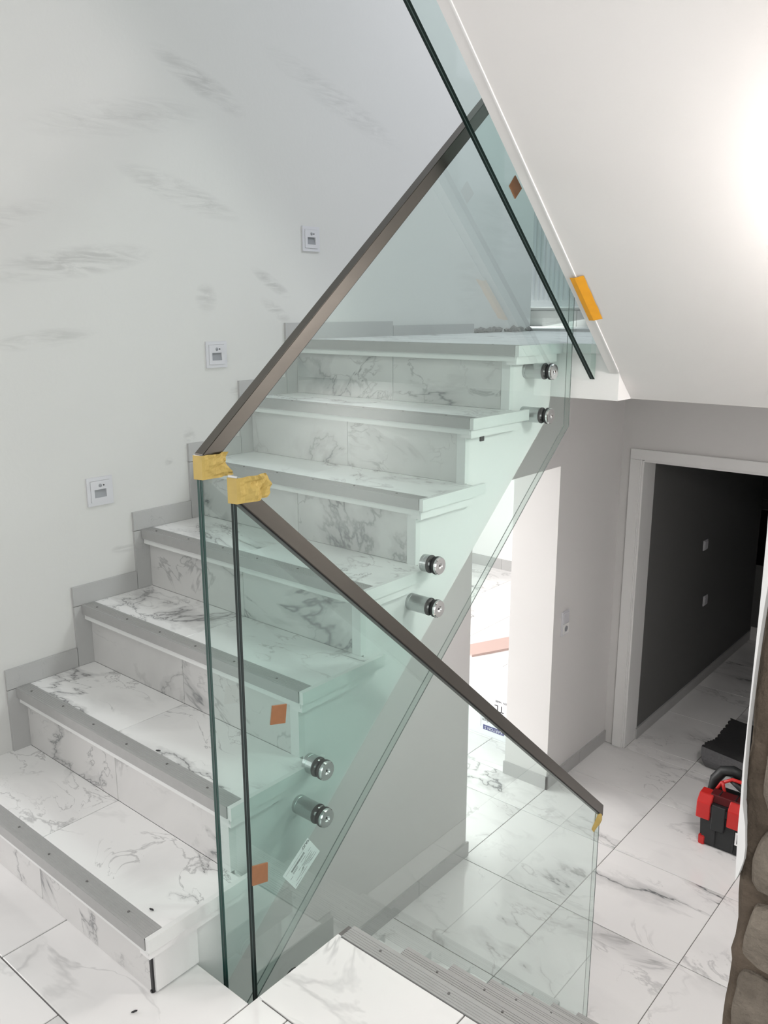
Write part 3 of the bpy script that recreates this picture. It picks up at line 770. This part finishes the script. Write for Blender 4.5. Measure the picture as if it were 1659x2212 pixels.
bd = empty('board', (-1.4, 5.2, ZL)); tag(bd, 'pale pinkish board lying on the bright floor', 'board')
bm = B(); prism(bm, [(-1.60, 4.92), (-1.42, 4.80), (-.9, 5.9), (-1.12, 6.0)], ZL, ZL+.02, 'z'); keep(obj('board_sheet', bm, M['pink']), bd)
bm = B(); prism(bm, [(-1.43, 5.42), (-1.33, 5.37), (-1.29, 5.47), (-1.39, 5.52)], ZL+.0201, ZL+.0215, 'z'); keep(obj('sticker', bm, M['greyp']), bd)

# ------------------------------------------------------------------ TOOLBOX
tb = empty('toolbox', (1.25, 3.56, ZL)); tag(tb, 'black and red plastic toolbox on the lower floor beside the stone wall', 'toolbox')
def tp(name, bm, mt, smooth=False): o = obj(name, bm, mt, smooth=smooth); keep(o, tb); return o
def taper(x0, x1, y0, y1, z0, z1, t, mt, name, bev=.006):
    bm = B(); box(bm, x0, x1, y0, y1, z0, z1)
    cx_, cy_ = (x0+x1)/2, (y0+y1)/2
    for v in bm.verts:
        if v.co.z < (z0+z1)/2: v.co.x += (cx_-v.co.x)*t; v.co.y += (cy_-v.co.y)*t
    bmesh.ops.bevel(bm, geom=bm.edges[:], offset=bev, segments=2, affect='EDGES'); return tp(name, bm, mt)
taper(1.015, 1.475, 3.45, 3.67, ZL+.002, ZL+.215, .05, M['blackbox'], 'body', .012)
for (a, b) in ((1.02, 1.055), (1.435, 1.47)):
    for (c, d) in ((3.452, 3.49), (3.63, 3.668)):
        taper(a, b, c-.003, d+.003, ZL, ZL+.055, .1, M['red'], 'corner_foot', .004)
for a in (1.10, 1.20, 1.30, 1.40):
    tp('rib', box(B(), a, a+.010, 3.447, 3.455, ZL+.02, ZL+.19, bev=.002), M['blackbox'])
taper(1.005, 1.485, 3.442, 3.678, ZL+.205, ZL+.262, .0, M['blackbox'], 'lid', .008)
for (a, b) in ((1.000, 1.075), (1.165, 1.325), (1.415, 1.490)):
    bm = B(); prism(bm, [(3.436, ZL+.165), (3.436, ZL+.262), (3.475, ZL+.300), (3.535, ZL+.304), (3.535, ZL+.262), (3.455, ZL+.25), (3.449, ZL+.165)], a, b)
    bmesh.ops.bevel(bm, geom=bm.edges[:], offset=.004, segments=1, affect='EDGES'); tp('lid_guard', bm, M['red'])
bm = B(); prism(bm, [(3.470, ZL+.262), (3.482, ZL+.305), (3.545, ZL+.312), (3.56, ZL+.262)], 1.055, 1.44); bmesh.ops.bevel(bm, geom=bm.edges[:], offset=.004, segments=1, affect='EDGES'); tp('organiser_lid', bm, M['darkred'])
for k in range(4): tp('organiser_divider', box(B(), 1.10+k*.085, 1.105+k*.085, 3.485, 3.545, ZL+.306, ZL+.314), M['blackbox'])
for (a, b, w_) in ((1.07, 1.16, 0), (1.335, 1.42, 0)):
    tp('latch', box(B(), 1.085 if a < 1.2 else 1.34, 1.155 if a < 1.2 else 1.405, 3.432, 3.449, ZL+.12, ZL+.27, bev=.004), M['blackbox'])
def tube(pts, r, mt, name, seg=10):
    bm = B(); P_ = [Vector(p) for p in pts]
    rings = []
    for i, p in enumerate(P_):
        t = (P_[min(i+1, len(P_)-1)]-P_[max(i-1, 0)]).normalized(); u = t.cross(Vector((0, 1, 0))); u = u.normalized() if u.length > .1 else t.orthogonal().normalized(); v = t.cross(u)
        rings.append([bm.verts.new(p+r*(math.cos(q*2*math.pi/seg)*u+math.sin(q*2*math.pi/seg)*v)) for q in range(seg)])
    for A, Bq in zip(rings, rings[1:]):
        for q in range(seg): bm.faces.new((A[q], A[(q+1) % seg], Bq[(q+1) % seg], Bq[q]))
    bm.faces.new(rings[0][::-1]); bm.faces.new(rings[-1]); return tp(name, bm, mt, True)
tube([(1.03, 3.60, ZL+.26), (1.035, 3.61, ZL+.33), (1.07, 3.62, ZL+.385), (1.12, 3.625, ZL+.40), (1.17, 3.625, ZL+.385)], .030, M['blackbox'], 'side_grip')
tube([(1.05, 3.55, ZL+.27), (1.085, 3.56, ZL+.345), (1.14, 3.56, ZL+.385), (1.20, 3.56, ZL+.385), (1.32, 3.56, ZL+.37), (1.40, 3.56, ZL+.345), (1.43, 3.55, ZL+.27)], .010, M['red'], 'handle_frame')
tube([(1.13, 3.575, ZL+.375), (1.18, 3.57, ZL+.345), (1.25, 3.565, ZL+.31), (1.34, 3.56, ZL+.30)], .017, M['blackbox'], 'grip')
tube([(1.12, 3.54, ZL+.28), (1.10, 3.55, ZL+.33), (1.09, 3.555, ZL+.36)], .009, M['red'], 'handle_post')
tp('label_sticker', box(B(), 1.215, 1.30, 3.4455, 3.4475, ZL+.075, ZL+.15), M['paperw'])
tp('label_mark', box(B(), 1.245, 1.262, 3.4445, 3.4455, ZL+.125, ZL+.138), M['red'])
tp('label_mark', box(B(), 1.225, 1.230, 3.4445, 3.4455, ZL+.085, ZL+.14), M['ink'])

# ------------------------------------------------------------------ DOORMAT (folded over)
mt0 = empty('doormat', (.9, 4.5, ZL)); tag(mt0, 'dark grey ribbed mat lying crumpled behind the toolbox', 'mat')
def sheet(name, fn, nu, nv, mt, th):
    bm = B(); g = [[bm.verts.new(fn(i/nu, j/nv)) for j in range(nv+1)] for i in range(nu+1)]
    for i in range(nu):
        for j in range(nv): bm.faces.new((g[i][j], g[i+1][j], g[i+1][j+1], g[i][j+1]))
    o = obj(name, bm, mt); s = o.modifiers.new('t', 'SOLIDIFY'); s.thickness = th; s.offset = 0; keep(o, mt0); return o
def top_fn(u, v):
    # u across x, v away from the camera; front edge lifted on a fold
    x = .72+u*.75-.06*v; y = 4.30+v*.75+u*-.06
    z = ZL+.012+.115*math.exp(-((v-.0)/.35)**2)*(1-.35*u)+.01*noise.noise(Vector((u*4, v*4, 1)))
    jag = .012*(1 if int(v*22) % 2 else 0)*(1 if u < .02 else 0)
    return (x+jag, y, z)
sheet('pile_side', top_fn, 24, 44, M['rug'], .010)
def front_fn(u, v):
    x = .72+u*.75+.04*v; y = 4.30-u*.06-.01*v-.035*math.sin(v*math.pi)
    z = (ZL+.012+.115*(1-.35*u))*(1-v)+(ZL+.006)*v
    return (x, y, z)
sheet('folded_backing', front_fn, 20, 8, M['rug2'], .008)
def low_fn(u, v):
    return (.84+u*.6+.12*v, 4.29-v*.16*(.3+u)-u*.06, ZL+.007+.006*noise.noise(Vector((u*5, v*5, 2)))+.003)
sheet('loose_corner', low_fn, 12, 6, M['rug2'], .006)

# ------------------------------------------------------------------ STONE WALL END
sw = empty('wall_stone', (2.1, .5, 0)); tag(sw, kind='structure')
edge = [(2.024, .12), (2.022, .18), (2.024, .234), (2.026, .278), (2.031, .316), (2.031, .362), (2.027, .384), (2.030, .415), (2.033, .448), (2.030, .493), (2.029, .532),
        (2.027, .58), (2.026, .633), (2.026, .677), (2.023, .745), (2.023, .813), (2.024, .873), (2.024, .913), (2.024, .969), (2.026, 1.029), (2.027, 1.145), (2.026, 1.30), (2.03, 1.5), (2.03, 1.8), (2.03, 2.2), (2.03, 2.4)]
edge = [(2.03, ZL), (2.03, -.6), (2.03, -.05)]+edge
bm = B(); nx = 14; rows_ = []
for (xe, z) in edge:
    for s in (0,):
        rows_.append([(xe+(3.2-xe)*(k/nx)**1.8, z) for k in range(nx+1)])
fine = []
for a, b in zip(rows_, rows_[1:]):
    n_ = max(1, int((b[0][1]-a[0][1])/.025))
    for q in range(n_): fine.append([(pa[0]+(pb[0]-pa[0])*q/n_, pa[1]+(pb[1]-pa[1])*q/n_) for pa, pb in zip(a, b)])
fine.append(rows_[-1])
gF, gBk = [], []
for rw in fine:
    lf, lb_ = [], []
    for k, (x, z) in enumerate(rw):
        q = Vector((x*9, z*9, 3)); d = .012*noise.noise(q)+.006*noise.noise(q*3)
        jx = .0022*noise.noise(Vector((z*30, 1, 2)))+.0035*noise.noise(Vector((z*11, 4, 2))) if k == 0 else 0
        ys_ = .512+d+(.010 if k == 0 else 0)
        lf.append(bm.verts.new((x+jx, ys_, z))); 
    lb_ = [bm.verts.new((rw[0][0]-.004, .80, rw[0][1])), bm.verts.new((3.2, .80, rw[0][1]))]
    gF.append(lf); gBk.append(lb_)
for i in range(len(fine)-1):
    for k in range(nx): bm.faces.new((gF[i][k], gF[i][k+1], gF[i+1][k+1], gF[i+1][k]))
    bm.faces.new((gF[i][0], gF[i+1][0], gBk[i+1][0], gBk[i][0])); bm.faces.new((gBk[i][0], gBk[i+1][0], gBk[i+1][1], gBk[i][1])); bm.faces.new((gBk[i][1], gBk[i+1][1], gF[i+1][-1], gF[i][-1]))
o = obj('mortar_bed', bm, M['mortar'], smooth=True); keep(o, sw)
# thin plaster skin left on the corner
pl = [(2.018, 1.9), (2.018, 1.224), (2.0205, 1.145), (2.0215, 1.029), (2.0215, .969), (2.0215, .913), (2.0215, .813), (2.0215, .745), (2.0235, .677), (2.0238, .633), (2.0285, .532),
      (2.0325, .545), (2.0385, .575), (2.0390, .600), (2.0350, .640), (2.0275, .677), (2.0245, .745), (2.0232, .813), (2.0245, .913), (2.026, .969), (2.0285, 1.029), (2.034, 1.12), (2.045, 1.3), (2.05, 1.9)]
bm = B(); prism(bm, pl, .496, .516, 'y'); o = obj('plaster_skin', bm, M['white']); keep(o, sw)
keep(boxo('plaster_skin', (2.030, 2.045, .79, .82, -1.4, 4.0), M['white']), sw)
def stone(poly, seed, depth=.035):
    cx_ = sum(p[0] for p in poly)/len(poly); cz_ = sum(p[1] for p in poly)/len(poly)
    # smooth the outline a little
    pts = []
    n_ = len(poly)
    for i in range(n_):
        a, b = Vector(poly[i]), Vector(poly[(i+1) % n_])
        for t in (.0, .34, .67): pts.append(a.lerp(b, t))
    for _ in range(1): pts = [(pts[i-1]+pts[i]*2+pts[(i+1) % len(pts)])/4 for i in range(len(pts))]
    bm = B(); rings = []
    for (s, dy) in ((1.0, .022), (.994, .004), (.98, -.004), (.93, -.008), (.75, -.010), (.5, -.010), (.3, -.011), (.1, -.010)):
        rg = []
        for p in pts:
            # inset in absolute terms near the rim
            x = cx_+(p.x-cx_)*s; z = cz_+(p.y-cz_)*s
            q = Vector((x*14, z*14, seed)); rg.append(bm.verts.new((x, .505+dy+.007*noise.noise(q)+.005*noise.noise(q*2.7)+.003*noise.noise(q*6.3), z)))
        rings.append(rg)
    L = len(pts)
    for A, Bq in zip(rings, rings[1:]):
        for i in range(L): bm.faces.new((A[i], A[(i+1) % L], Bq[(i+1) % L], Bq[i]))
    bm.faces.new(rings[-1])
    o = obj('stone', bm, M['stone'], smooth=True); o.data.set_sharp_from_angle(angle=R(28)); keep(o, sw)
S = [[(2.052, .84), (2.056, .76), (2.052, .70), (2.070, .672), (2.2, .66), (2.33, .70), (2.34, .9), (2.2, .95), (2.07, .93)],
     [(2.078, .655), (2.058, .625), (2.049, .585), (2.051, .540), (2.070, .522), (2.25, .515), (2.3, .6), (2.2, .65)],
     [(2.10, .504), (2.062, .500), (2.056, .470), (2.049, .430), (2.049, .392), (2.066, .379), (2.2, .37), (2.32, .43), (2.25, .49)],
     [(2.10, .364), (2.056, .366), (2.046, .347), (2.046, .319), (2.041, .285), (2.044, .245), (2.06, .19), (2.2, .18), (2.3, .25), (2.25, .35)],
     [(2.075, .97), (2.2, .97), (2.33, .95), (2.36, 1.1), (2.2, 1.2), (2.09, 1.18), (2.07, 1.08)],
     [(2.05, .15), (2.2, .15), (2.3, .2), (2.34, .05), (2.2, .01), (2.05, .01)],
     [(2.09, 1.22), (2.3, 1.22), (2.35, 1.42), (2.2, 1.46), (2.08, 1.42)], [(2.07, 1.48), (2.3, 1.48), (2.34, 1.7), (2.1, 1.72)], [(2.07, 1.75), (2.3, 1.74), (2.34, 1.95), (2.08, 1.96)]]
for cx_ in (2.52, 2.80, 3.05):
    z = .02
    while z < 2.2:
        h_ = .13+random.random()*.12; w_ = .115
        S.append([(cx_-w_, z+.02), (cx_-w_*.6, z), (cx_+w_*.7, z+.01), (cx_+w_, z+.03), (cx_+w_*.98, z+h_-.02), (cx_+w_*.5, z+h_), (cx_-w_*.7, z+h_-.01), (cx_-w_, z+h_-.03)]); z += h_+.02
for k, s in enumerate(S): stone(s, k*3.1)

# ------------------------------------------------------------------ small crumbs on treads and floor
for (x, y, z, r_, lb) in [(.66, .285, Z(2), .6, 'dark chip of grit lying on the second tread'), (.93, .062, Z(1), .2, 'dark chip of grit at the nosing of the lowest step'), (.98, -.03, 0, 1.2, 'dark chip of grit on the entrance floor below the glass edges')]:
    bm = B(); r = bmesh.ops.create_icosphere(bm, subdivisions=1, radius=1)
    for v in bm.verts: v.co = Vector((v.co.x*.008, v.co.y*.0028, v.co.z*.0022+.0022))
    bmesh.ops.rotate(bm, verts=bm.verts[:], cent=(0, 0, 0), matrix=Matrix.Rotation(r_, 3, 'Z'))
    o = obj('grit_chip', bm, M['dark']); o.location = (x, y, z+.0015); tag(o, lb, 'debris')
